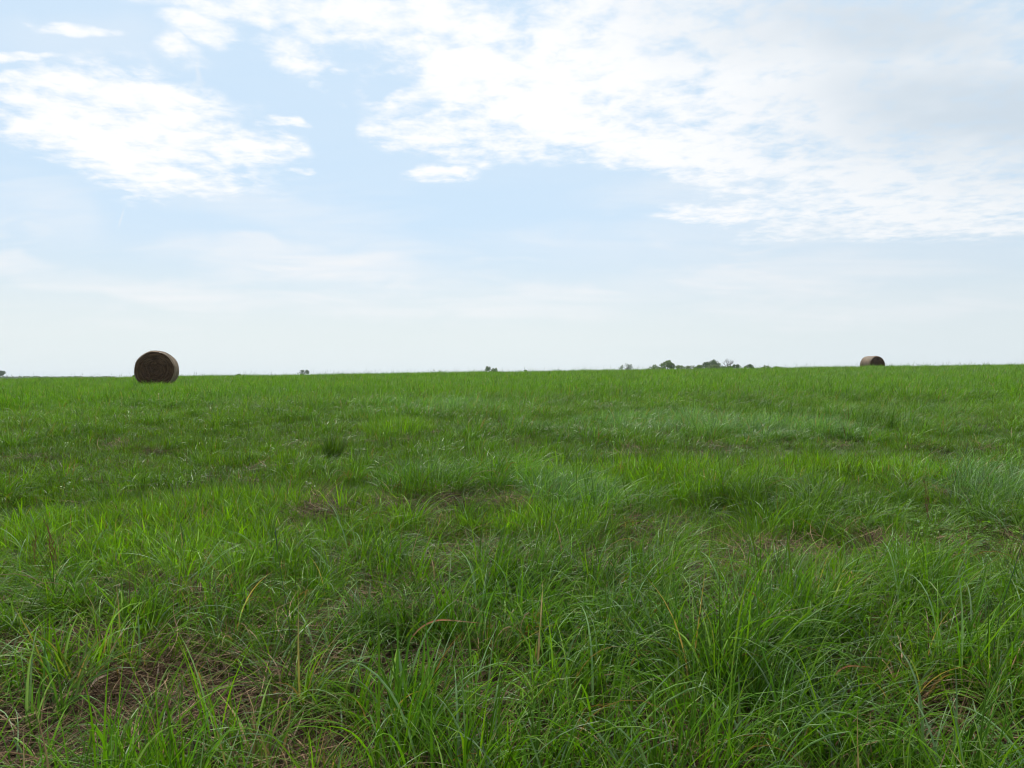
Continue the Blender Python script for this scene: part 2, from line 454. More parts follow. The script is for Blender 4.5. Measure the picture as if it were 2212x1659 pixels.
def scatter(name, variants, pts, rot, scl, var, tint, mat, label=None):
    """ONE object: the bundle shapes plus loose points; its nodes put a bundle on every point"""
    Vs = [np.asarray(pts, float)]; Fs = []; npnt = len(pts)
    grp = [np.full(npnt, -1)]; col = [np.zeros((npnt, 4))]
    off = npnt
    for i, (v, f, c_) in enumerate(variants):
        Vs.append(v); grp.append(np.full(len(v), i)); col.append(c_)
        Fs += [tuple(q + off for q in fc) for fc in f]
        off += len(v)
    V = np.concatenate(Vs); grp = np.concatenate(grp); col = np.concatenate(col)
    me = bpy.data.meshes.new(name)
    me.from_pydata(V.tolist(), [], Fs)
    me.materials.append(mat)
    tot = len(V)
    def pad(a, w):
        o = np.zeros((tot, w), np.float32); o[:npnt] = np.asarray(a, np.float32).reshape(npnt, w); return o
    def att(nm, ty, data, key):
        a = me.attributes.new(nm, ty, 'POINT'); a.data.foreach_set(key, np.ascontiguousarray(data).ravel())
    att('grp', 'INT', grp.astype(np.int32), 'value')
    iv = np.zeros(tot, np.int32); iv[:npnt] = var; att('var', 'INT', iv, 'value')
    att('rot', 'FLOAT_VECTOR', pad(rot, 3), 'vector')
    att('scl', 'FLOAT_VECTOR', pad(scl, 3), 'vector')
    att('tint', 'FLOAT_VECTOR', pad(tint, 3), 'vector')
    att('bl', 'FLOAT_COLOR', col.astype(np.float32), 'color')
    o = bpy.data.objects.new(name, me); COL.objects.link(o)
    ng = bpy.data.node_groups.new(name + '_nodes', 'GeometryNodeTree')
    ng.interface.new_socket('Geometry', in_out='INPUT', socket_type='NodeSocketGeometry')
    ng.interface.new_socket('Geometry', in_out='OUTPUT', socket_type='NodeSocketGeometry')
    nn, ll = ng.nodes, ng.links
    gi = nn.new('NodeGroupInput'); go = nn.new('NodeGroupOutput')
    def named(nm, ty):
        q = nn.new('GeometryNodeInputNamedAttribute'); q.data_type = ty; q.inputs['Name'].default_value = nm; return q.outputs['Attribute']
    cmp_ = nn.new('FunctionNodeCompare'); cmp_.data_type = 'INT'; cmp_.operation = 'LESS_THAN'
    ll.new(named('grp', 'INT'), cmp_.inputs[2]); cmp_.inputs[3].default_value = 0
    sg = nn.new('GeometryNodeSeparateGeometry'); sg.domain = 'POINT'
    ll.new(gi.outputs[0], sg.inputs[0]); ll.new(cmp_.outputs[0], sg.inputs['Selection'])
    sp = nn.new('GeometryNodeSplitToInstances'); sp.domain = 'POINT'
    ll.new(sg.outputs['Inverted'], sp.inputs[0]); ll.new(named('grp', 'INT'), sp.inputs['Group ID'])
    m2p = nn.new('GeometryNodeMeshToPoints'); ll.new(sg.outputs['Selection'], m2p.inputs[0])
    ip = nn.new('GeometryNodeInstanceOnPoints')
    ll.new(m2p.outputs[0], ip.inputs['Points']); ll.new(sp.outputs[0], ip.inputs['Instance'])
    ip.inputs['Pick Instance'].default_value = True
    ll.new(named('var', 'INT'), ip.inputs['Instance Index'])
    ll.new(named('rot', 'FLOAT_VECTOR'), ip.inputs['Rotation'])
    ll.new(named('scl', 'FLOAT_VECTOR'), ip.inputs['Scale'])
    ll.new(ip.outputs[0], go.inputs[0])
    md = o.modifiers.new('scatter', 'NODES'); md.node_group = ng
    tag(o, label, None, None, 'stuff')
    return o

# ------------------------------------------------------------------ where what grows
def ell(x, y, px, py, rpx, rpy, soft=.5):
    """soft ellipse of ground round the point that shows at view pixel px,py (2212 wide)"""
    cx, cy = UV(px, py)
    x1, y1 = UV(px + rpx, py); x2, y2 = UV(px, py - rpy); x3, y3 = UV(px, py + rpy)
    rx = abs(x1 - cx); ryf = max(y2 - cy, .05); ryn = max(cy - y3, .05)
    dy_ = np.where(y > cy, (y - cy) / ryf, (y - cy) / ryn)
    d = np.hypot((x - cx) / rx, dy_)
    d = d + (fbm(x * 1.7, y * 1.7, 41) - .5) * .8
    return sstep(1 + soft, 1 - soft, d)

THATCH = [(330, 1530, 310, 75), (60, 1600, 160, 90), (600, 1640, 260, 60), (250, 1640, 260, 60), (720, 1345, 60, 45), (960, 1345, 40, 25), (840, 1100, 150, 20),
          (700, 1118, 60, 16), (1345, 1175, 55, 35), (2040, 1600, 150, 60), (1180, 1630, 160, 35), (1500, 1640, 120, 30), (820, 1480, 70, 50), (1330, 1520, 110, 22),
          (1540, 1370, 60, 30), (2150, 1640, 120, 40), (1130, 1100, 60, 14), (130, 1430, 80, 30)]
BRIGHT = [(270, 1180, 330, 55), (60, 1190, 160, 60), (560, 1110, 260, 30), (1550, 1040, 330, 26), (1850, 1030, 200, 24), (860, 930, 70, 14), (380, 1240, 160, 30), (1150, 1150, 120, 30)]
TALL = [(1640, 935, 240, 22), (930, 1055, 90, 26), (1240, 1120, 120, 60), (1700, 1110, 130, 55), (2140, 1070, 110, 50), (2180, 1160, 90, 40), (1460, 925, 160, 18),
        (1880, 915, 110, 16), (1000, 905, 200, 12), (880, 885, 160, 10), (100, 960, 60, 20), (1060, 1050, 100, 30), (1150, 950, 160, 14), (620, 890, 120, 14)]
PALE = [(1640, 935, 260, 24), (1400, 925, 250, 20), (930, 1050, 130, 34), (2140, 1060, 120, 50), (940, 890, 180, 14), (1230, 1090, 160, 50)]
DARK = [(60, 1110, 200, 26), (300, 1090, 200, 18), (620, 1080, 200, 16)]

def fields(x, y):
    r = np.hypot(x, y)
    th = np.zeros_like(x); br = np.zeros_like(x); ta = np.zeros_like(x); pa = np.zeros_like(x)
    for e in THATCH: th = np.maximum(th, ell(x, y, *e) * (.52 if e[1] < 1300 else 1.0))
    for e in BRIGHT: br = np.maximum(br, ell(x, y, *e))
    for e in TALL: ta = np.maximum(ta, ell(x, y, *e))
    for e in PALE: pa = np.maximum(pa, ell(x, y, *e, .6))
    n1 = fbm(x * .55, y * .55, 21, 3); n2 = fbm(x * 1.6, y * 1.6, 31, 3); n3 = fbm(x * .13, y * .13, 51, 3)
    # foreground and the far meadow stand tall, the strip between was mown
    foretall = sstep(6.3 + (n1 - .5) * 3, 4.6, y) * (.55 + .45 * sstep(-2.4, -.6, x + (n2 - .5)))
    fartall = sstep(16.5, 21.0, y + (n1 - .5) * 7)
    tall = np.maximum(np.maximum(foretall, fartall), ta * .75)
    tall = np.maximum(tall, .34 * sstep(.52, .66, n2))
    gap = sstep(.50, .36, fbm(x * 2.3 + 5, y * 2.3, 61, 2)) * sstep(6.5, 5.0, y)
    th = np.maximum(th, .48 * gap)
    tall = tall * (1 - .85 * br * (y < 15)) * (1 - .88 * th)
    return r, th, br, tall, pa, n1, n2, n3

def ring(r0, r1, a_half, dens):
    area = a_half * (r1 * r1 - r0 * r0)
    k = int(area * dens)
    rr = np.sqrt(rng.uniform(r0 * r0, r1 * r1, k)); a = rng.uniform(-a_half, a_half, k)
    return rr * np.sin(a), rr * np.cos(a)

LEAN = (.75, -.15)
# bundle shapes: fine for near, coarser for far
tall_near = [blades(24, .075, .50, .0080, .28, 1.25 if i % 3 else 2.0, 9, True, LEAN, kink=.14, dry=.035) for i in range(14)]
tall_mid = [blades(34, .12, .42, .0085, .30, 1.2 if i % 2 else 1.8, 6, False, LEAN, kink=.10, dry=.05) for i in range(10)]
tall_far = [blades(60, .32, .40, .0125, .28, 1.1, 4, False, LEAN, kink=.08, dry=.04) for i in range(8)]
turf_near = [blades(42, .085, .17, .0056, .55, .8, 5, True, (.15, 0), kink=.05, dry=.06) for i in range(10)]
turf_mid = [blades(52, .16, .17, .0078, .5, .8, 4, False, (.2, 0), kink=.05, dry=.06) for i in range(8)]
turf_far = [blades(60, .34, .20, .0100, .45, .7, 3, False, (.2, 0), kink=.05, dry=.05) for i in range(6)]

def layer(name, variants, x, y, keep, scale_h, scale_w, tint, mat=M_GRASS, tiltamp=.10, rotamp=1.0, label=None):
    k = rng.uniform(size=len(x)) < keep
    x, y = x[k], y[k]
    m_ = len(x)
    z = ground_z(x, y) - .012
    sh = scale_h[k] * rng.uniform(.72, 1.25, m_); sw = scale_w[k] * rng.uniform(.85, 1.2, m_)
    rot = np.stack([rng.normal(0, tiltamp, m_), rng.normal(0, tiltamp, m_), rng.normal(0, rotamp, m_)], -1)
    return dict(p=np.stack([x, y, z], -1), rot=rot, scl=np.stack([sw, sw, sh], -1), var=rng.integers(0, len(variants), m_), tint=tint[k])

def tint_of(r, th, br, tall, pa, n1, n2, n3, istall):
    m_ = len(r)
    hue = np.clip(.30 + .30 * (n3 - .5) * 2 + .5 * (n1 - .5) + .60 * pa - .60 * br + (.16 if istall else -.10) + rng.normal(0, .12, m_), 0, 1)
    val = np.clip(.50 + .6 * (n2 - .5) + .35 * (n3 - .5) + .30 * br + .50 * pa + .20 * sstep(14, 26, r) - .16 * sstep(6, 8, r) * sstep(20, 15, r) + rng.normal(0, .20, m_), -.1, 1.4)
    dry = np.clip(.12 + .45 * th + .15 * (n2 - .5) + rng.normal(0, .07, m_), 0, .9)
    return np.stack([hue, val, dry], -1)

def build_layer(name, variants, rings, istall, mat=M_GRASS, near=False, bale_clear=()):
    parts = []
    for (r0, r1, ah, dens) in rings:
        x, y = ring(r0, r1, ah, dens)
        for (bx, by, br_) in bale_clear:
            q = np.hypot(x - bx, y - by) > br_; x, y = x[q], y[q]
        r, th, br, tall, pa, n1, n2, n3 = f_ = fields(x, y)
        clear = r > .45
        if istall:
            keep = np.clip(tall, .0, 1) * clear
            h = .52 + .50 * tall + .75 * (n2 - .5)
            h = h * (1 - .25 * sstep(20, 30, y))
            w = np.full_like(x, 1.0)
        else:
            keep = (1 - .86 * sstep(.3, .85, th)) * clear
            h = .75 + 1.0 * (n2 - .45) + .45 * br + .25 * tall
            h = np.clip(h, .6, 2) * (1 - .3 * th)
            w = .9 + .3 * br
        parts.append(layer(name, variants, x, y, keep, h, w, tint_of(*f_, istall)))
    cat = lambda k: np.concatenate([p[k] for p in parts])
    return scatter(name, variants, cat('p'), cat('rot'), cat('scl'), cat('var'), cat('tint'), mat)

PI = math.pi
BALE1 = unproj(157.0, 389.0)
b1y = 33.5; b1x = (157.0 - 512) / FPX * b1y
b2y = 67.0; b2x = (872.2 - 512) / FPX * b2y
CLR = ((b1x, b1y, .95), (b2x, b2y, .9))
A1 = .92
DN = 1.0
a = build_layer('tall_grass', tall_near, [(.4, 3.0, PI, 55 * DN), (3.0, 9.0, A1, 75 * DN)], True)
b = build_layer('tall_grass', tall_mid, [(9.0, 22.0, A1 - .08, 40 * DN)], True)
c_ = build_layer('tall_grass', tall_far, [(22.0, 50.0, A1 - .1, 17 * DN), (50, 95, A1 - .12, 8 * DN)], True, bale_clear=CLR)
d = build_layer('short_grass', turf_near, [(.4, 3.0, PI, 60 * DN), (3.0, 9.0, A1, 110 * DN)], False)
e = build_layer('short_grass', turf_mid, [(9.0, 22.0, A1 - .08, 62 * DN)], False)
f = build_layer('short_grass', turf_far, [(22.0, 45.0, A1 - .1, 8 * DN), (45, 120, A1 - .12, 3.5)], False, bale_clear=CLR)

# coarse bright crabgrass in the fresh green patches, and low leafy weeds at the right
crab = [blades(22, .05, .24, .0125, .62, .55, 5, True, (.1, 0), kink=.04, dry=.02) for i in range(8)]
cx_, cy_ = ring(3.0, 13.0, A1, 30)
f_ = fields(cx_, cy_)
keep = np.clip(f_[2] * 1.1 - .1 + .05, 0, 1)
tt = tint_of(*f_, False); tt[:, 0] *= .4; tt[:, 1] += .15; tt[:, 2] *= .4
L_ = layer('crabgrass', crab, cx_, cy_, keep, np.full_like(cx_, 1.0), np.full_like(cx_, 1.0), tt, rotamp=3)
scatter('crabgrass', crab, L_['p'], L_['rot'], L_['scl'], L_['var'], L_['tint'], M_GRASS)

def weed():
    V = []; F = []; C = []
    for i in range(16):
        a = rng.uniform(0, 6.283); rr = .09 * math.sqrt(rng.uniform()); h = rng.uniform(.03, .15)
        c0 = np.array([rr * math.cos(a), rr * math.sin(a), h])
        for k in range(3):
            b = a + k * 2.1 + rng.uniform(-.3, .3); L = rng.uniform(.018, .034)
            d = np.array([math.cos(b), math.sin(b), rng.uniform(-.1, .4)]); sd = np.array([-math.sin(b), math.cos(b), 0])
            o = len(V); V += [c0, c0 + d * L * .55 + sd * L * .38, c0 + d * L, c0 + d * L * .55 - sd * L * .38]
            F.append((o, o + 1, o + 2, o + 3)); C += [(rng.uniform(.3, .8), .5, 0, 1)] * 4
    return np.array(V), F, np.array(C, float)
weeds = [weed() for i in range(6)]
wx, wy = ring(3.0, 14.0, A1, 22)
wm = np.zeros_like(wx)
for e in [(2050, 1200, 190, 60), (1960, 1140, 160, 40), (2150, 1560, 100, 50)]: wm = np.maximum(wm, ell(wx, wy, *e))
f_ = fields(wx, wy)
tt = tint_of(*f_, False); tt[:, 0] = .35; tt[:, 2] = 0
L_ = layer('weeds', weeds, wx, wy, np.clip(wm * .9 + .01, 0, 1), np.full_like(wx, 1.0), np.full_like(wx, 1.0), tt, rotamp=3)
scatter('leafy_weeds', weeds, L_['p'], L_['rot'], L_['scl'], L_['var'], L_['tint'], M_GRASS)

# old thatch lying between the blades
th_var = [blades(120, .20, .30, .0038, 0, 0, 6, False, (0, 0), kink=.25, flat=True, dry=0) for i in range(8)]
px_, py_ = ring(2.2, 14.0, A1, 42)
f_ = fields(px_, py_)
keep = np.clip(.20 * sstep(8, 5, py_) + .03 + 1.25 * f_[1], 0, 1)
L_ = layer('thatch', th_var, px_, py_, keep, np.full_like(px_, 1.0), np.full_like(px_, 1.0), tint_of(*f_, False), rotamp=3, tiltamp=.14)
scatter('dry_grass_thatch', th_var, L_['p'], L_['rot'], L_['scl'], L_['var'], L_['tint'], M_THATCH)

# seed stalks that stick out of the meadow up to the crest
st_var = [blade_stalk(L=random.uniform(.55, .8), az=random.uniform(0, 6.28), bend=random.uniform(.05, .5)) for i in range(8)]
sx, sy = ring(18, 75, A1 - .12, 1.1)
keep = np.full_like(sx, .55)
f_ = fields(sx, sy)
tt = tint_of(*f_, True); tt[:, 0] = .8; tt[:, 1] = .2; tt[:, 2] = 0
L_ = layer('stalks', st_var, sx, sy, keep, np.full_like(sx, .85), np.full_like(sx, 2.0), tt, rotamp=3)
scatter('seed_stalks', st_var, L_['p'], L_['rot'], L_['scl'], L_['var'], L_['tint'], M_GRASS)

# ------------------------------------------------------------------ grass tufts and stalks that stand out
def plant_mesh(name, parts, mat, parent=None):
    v = []; f = []; c_ = []; off = 0
    for (a, b, cc) in parts:
        v.append(a); c_.append(cc); f += [tuple(q + off for q in fc) for fc in b]; off += len(a)
    v = np.concatenate(v); c_ = np.concatenate(c_)
    o = mesh_obj(name, v, f, mat, parent)
    at = o.data.attributes.new('bl', 'FLOAT_COLOR', 'POINT'); at.data.foreach_set('color', c_.astype(np.float32).ravel())
    return o

def tuft(px, py, label, L, w, nb, rad, bend, tint, lean=LEAN, dry=.03, width=.006, group=None, kink=.06, tilt=.25, seed=1):
    x, y = UV(px, py)
    o = plant_mesh('grass_tuft', [blades(nb, rad, L, width, tilt, bend, 8, True, lean, kink=kink, dry=dry, seed=seed)], M_TUFT)
    o.location = (x, y, float(ground_z(x, y)) - .012)
    o['tint'] = [float(q) for q in tint]
    tag(o, label, 'grass tuft', 'tufts that stand out of the meadow')
    return o

tuft(722, 992, 'small dark green bushy tuft alone in the mown strip, left of the middle', .40, 1, 260, .11, .7, (.25, -.12, 0), (0.05, 0), 0, .007, tilt=.20, seed=3)
tuft(930, 1075, 'tall tussock leaning right over brown thatch near the picture middle', .52, 1, 260, .34, 1.3, (.5, .35, .05), LEAN, .04, seed=4)
tuft(1700, 1150, 'dark broad tussock of tall blades right of the middle, left of the blue-green one', .50, 1, 230, .34, 1.0, (.45, .10, .0), (.3, 0), .02, .007, seed=5)
tuft(2140, 1105, 'pale blue-green tussock combed to the right at the right edge', .66, 1, 300, .30, 1.7, (.95, .75, .0), (1.1, -.1), .02, .006, seed=6)
tuft(1888, 938, 'dark pointed tuft at the right end of the pale grass strip', .55, 1, 220, .35, .5, (.5, .1, 0), (.2, 0), 0, .008, seed=7)
tuft(1705, 925, 'thin upright tuft rising behind the pale grass strip', .62, 1, 120, .35, .35, (.7, .1, 0), (.1, 0), 0, .007, seed=8)
tuft(865, 945, 'bright green rounded tuft beyond the dark bushy tuft', .40, 1, 320, .55, .6, (.0, .7, 0), (.1, 0), 0, .008, seed=9)
tuft(880, 1590, 'broad-bladed blue-green clump with folded tips in the left middle foreground', .62, 1, 34, .10, 1.0, (.85, .6, 0), (.3, 0), .02, .013, kink=.35, seed=10)
tuft(480, 1655, 'bright narrow upright clump on the brown thatch at the bottom edge', .50, 1, 26, .05, .5, (.05, .9, 0), (.1, 0), .0, .010, seed=11)
tuft(95, 1580, 'leaning blue-green clump on the thatch at the lower left', .48, 1, 46, .11, 1.2, (.9, .5, 0), (.3, 0), .02, .012, kink=.2, seed=12)
tuft(270, 1640, 'sparse blue-green clump rooted in the brown thatch, lower left', .30, 1, 30, .12, 1.0, (.8, .4, 0), (.2, 0), .02, .010, kink=.2, seed=13)
tuft(1560, 1500, 'tall arching clump with pale bent blades in the right foreground', .66, 1, 150, .18, 1.5, (.7, .75, .02), (.7, 0), .03, .009, seed=14)
tuft(1250, 1195, 'dense upright clump beside the small thatch patch in the middle distance', .50, 1, 200, .28, 1.1, (.4, .25, .02), LEAN, .03, .007, seed=15)

M_BROWN = flat_mat('dead_stalk', (0.13, 0.055, 0.025), (0.24, 0.12, 0.05), .7, 20)
M_DARKSTEM = flat_mat('stem_dark_green', (0.035, 0.075, 0.030), (0.06, 0.11, 0.050), .5, 20, .4)
M_ORANGE = flat_mat('withered_blade', (0.33, 0.12, 0.03), (0.24, 0.15, 0.06), .6, 9, .3, .25)

def tube(pts, radii, k=5):
    V, F = [], []
    for i, (p, r) in enumerate(zip(pts, radii)):
        d = (Vector(pts[min(i + 1, len(pts) - 1)]) - Vector(pts[max(i - 1, 0)])).normalized()
        a = d.orthogonal().normalized(); b = d.cross(a)
        for j in range(k):
            t = 2 * math.pi * j / k
            V.append(tuple(Vector(p) + (a * math.cos(t) + b * math.sin(t)) * r))
    for i in range(len(pts) - 1):
        for j in range(k):
            F.append((i * k + j, i * k + (j + 1) % k, (i + 1) * k + (j + 1) % k, (i + 1) * k + j))
    return V, F

def join(lst):
    V, F = [], []
    for v, f in lst:
        o = len(V); V += list(v); F += [tuple(q + o for q in x) for x in f]
    return V, F

def seed_stalk(px, py, H, lx, label, dark=True, head=.16, group=None):
    """one tall stalk rooted at view pixel px,py; lx = sideways lean of the tip in metres"""
    x, y = UV(px, py)
    e_ = empty('seed_stalk', (x, y, float(ground_z(x, y)) - .01))
    m = M_DARKSTEM if dark else M_BROWN
    pts = [(lx * t ** 1.3, .04 * math.sin(t * 5), H * t) for t in np.linspace(0, 1 - head, 9)]
    v, f = tube(pts, [.0021 - .0009 * i / 8 for i in range(9)])
    mesh_obj('stem', v, f, m, e_, True)
    t0 = 1 - head
    pts = [(lx * t ** 1.3, .04 * math.sin(t * 5), H * t) for t in np.linspace(t0 + .002, 1, 7)]
    v, f = tube(pts, [.0012, .0026, .0031, .0029, .0025, .0018, .0005], 6)
    mesh_obj('seed_head', v, f, m, e_, True)
    tag(e_, label, 'stalk', 'single stalks in the grass')
    return e_

seed_stalk(628, 1520, .80, -.06, 'tallest grey-green seed stalk, upright in the left foreground')
seed_stalk(394, 1232, .62, -.06, 'dark thin seed stalk above the bright green patch on the left')
seed_stalk(536, 1012, .62, .02, 'thin dark seed stalk left of the small bushy tuft')
seed_stalk(1412, 1060, .6, .03, 'short seed stalk between the two tussocks right of the middle')
seed_stalk(2052, 1130, .7, .14, 'dark slanting seed stalk right of the brown forked stalk')
seed_stalk(1500, 1060, .75, .22, 'long dark seed stalk leaning right behind the broad dark tussock')
seed_stalk(2150, 1530, .85, .12, 'stout dark seed stalk in the lower right corner')

def brown_stalks(px, py, specs, label, name='dead_stalk'):
    x, y = UV(px, py)
    e_ = empty(name, (x, y, float(ground_z(x, y)) - .01))
    for (ox, H, lx, ly) in specs:
        pts = [(ox + lx * t ** 1.2 + .008 * math.sin(9 * t), ly * t, H * t) for t in np.linspace(0, 1, 10)]
        parts = [tube(pts, [.0034 * (1 - .6 * i / 9) for i in range(10)], 5)]
        for j in range(9):      # small dead leaves along the stalk
            t = .3 + .65 * j / 9; p = Vector((ox + lx * t ** 1.2, ly * t, H * t)); s_ = random.choice((-1, 1))
            q = p + Vector((s_ * random.uniform(.01, .03), random.uniform(-.01, .01), random.uniform(.03, .07)))
            parts.append(([p, p + Vector((.005, 0, 0)), q + Vector((.003, .002, 0)), q], [(0, 1, 2, 3)]))
        v, f = join(parts)
        mesh_obj('stem', v, f, M_BROWN, e_)
    tag(e_, label, 'stalk')
brown_stalks(118, 1262, [(0, .42, -.06, 0), (.03, .36, -.09, .02), (-.13, .32, -.03, .03)], 'rusty brown dead stalks rising over the bright green patch at the left')
brown_stalks(2008, 1150, [(0, .45, -.05, 0), (.01, .30, -.02, .02)], 'rusty brown forked dead stalk between the two tussocks at the right')

def bent_blade(px, py, L, az, w, label, mat, rise=.16, name='withered_blade'):
    x, y = UV(px, py)
    V, F = [], []
    nseg = 14
    p = Vector((0, 0, 0)); pts = [p.copy()]
    for i in range(nseg):
        t = i / nseg; th = .35 + 1.35 * min(1, t * 1.9)
        p = p + Vector((math.cos(az) * math.sin(th), math.sin(az) * math.sin(th), math.cos(th))) * L / nseg
        pts.append(p.copy())
    sd = Vector((-math.sin(az), math.cos(az), 0)) * .8 + Vector((0, 0, .6))
    for i, q in enumerate(pts):
        ww = w * .5 * (1 - (i / nseg) ** 2.5)
        V += [q - sd * ww, q + Vector((0, 0, -.25 * ww)), q + sd * ww]
    for i in range(nseg):
        a_ = i * 3; F += [(a_, a_ + 1, a_ + 4, a_ + 3), (a_ + 1, a_ + 2, a_ + 5, a_ + 4)]
    o = mesh_obj(name, V, F, mat, None, True)
    o.location = (x, y, float(ground_z(x, y)) + rise)
    tag(o, label, 'grass blade')
bent_blade(880, 1480, .42, .1, .011, 'orange-brown withered blade arching right in the middle foreground', M_ORANGE, .16)
bent_blade(1795, 1560, .25, .15, .008, 'reddish thin withered blade bent over in the right foreground', M_ORANGE, .14)
M_STRAW = flat_mat('pale_straw_blade', (0.33, 0.24, 0.15), (0.22, 0.15, 0.09), .6, 9, .3, .2)
bent_blade(172, 1560, .30, 1.45, .014, 'pale tan curled blade standing on the brown thatch, lower left', M_STRAW, .04)

# ------------------------------------------------------------------ hay bales
def bale_side_mat():
    m, n, out = material('weathered_bale_wrap')
    t = n.n('ShaderNodeTexCoord')
    v = n.vmath('MULTIPLY', t.outputs['Object'], (1, 9, 1))
    f = n.noise(v, 3.0, 5, .65)
    f2 = n.noise(t.outputs['Object'], 1.6, 3, .6)
    w = n.n('ShaderNodeTexWave', wave_type='BANDS', bands_direction='Y'); n.link(t.outputs['Object'], w.inputs['Vector'])
    w.inputs['Scale'].default_value = 5.5; w.inputs['Distortion'].default_value = 1.2; w.inputs['Detail'].default_value = 2
    col = n.mix(n.rng(f, .3, .7), (0.15, 0.092, 0.056), (0.38, 0.28, 0.19))
    col = n.mix(n.rng(f2, .45, .7, 0, .5), col, (0.21, 0.205, 0.17))
    col = n.mix(n.rng(w.outputs[0], .75, 1, 0, .35), col, (0.10, 0.085, 0.07))
    p = n.n('ShaderNodeBsdfPrincipled'); n.link(col, p.inputs['Base Color']); p.inputs['Roughness'].default_value = .75
    p.inputs['Specular IOR Level'].default_value = .2
    b = n.n('ShaderNodeBump'); b.inputs['Distance'].default_value = .02; n.link(f, b.inputs['Height']); n.link(b.outputs[0], p.inputs['Normal'])
    n.link(p.outputs[0], out.inputs[0]); return m
def bale_end_mat():
    m, n, out = material('bale_end_straw')
    t = n.n('ShaderNodeTexCoord')
    s_ = n.n('ShaderNodeSeparateXYZ'); n.link(t.outputs['Object'], s_.inputs[0])
    zr = n.math('SUBTRACT', s_.outputs[2], .75)
    rr = n.math('SQRT', n.math('ADD', n.math('MULTIPLY', s_.outputs[0], s_.outputs[0]), n.math('MULTIPLY', zr, zr)))
    an = n.math('ARCTAN2', zr, s_.outputs[0])
    nv = n.comb(n.math('MULTIPLY', rr, 22), n.math('MULTIPLY', an, 1.6), 0)
    f = n.noise(nv, 1.0, 4, .65, .4)
    f2 = n.noise(t.outputs['Object'], 26, 4, .7)
    col = n.mix(n.rng(f, .35, .68), (0.040, 0.020, 0.010), (0.115, 0.068, 0.038))
    col = n.mix(n.rng(f2, .58, .78, 0, .7), col, (0.17, 0.11, 0.065))
    p = n.n('ShaderNodeBsdfPrincipled'); n.link(col, p.inputs['Base Color']); p.inputs['Roughness'].default_value = .9
    p.inputs['Specular IOR Level'].default_value = .1
    b = n.n('ShaderNodeBump'); b.inputs['Distance'].default_value = .05; n.link(f, b.inputs['Height']); n.link(b.outputs[0], p.inputs['Normal'])
    n.link(p.outputs[0], out.inputs[0]); return m
M_BSIDE, M_BEND = bale_side_mat(), bale_end_mat()
M_TWINE = flat_mat('bale_twine', (0.24, 0.20, 0.15), (0.16, 0.13, 0.10), .8, 30)

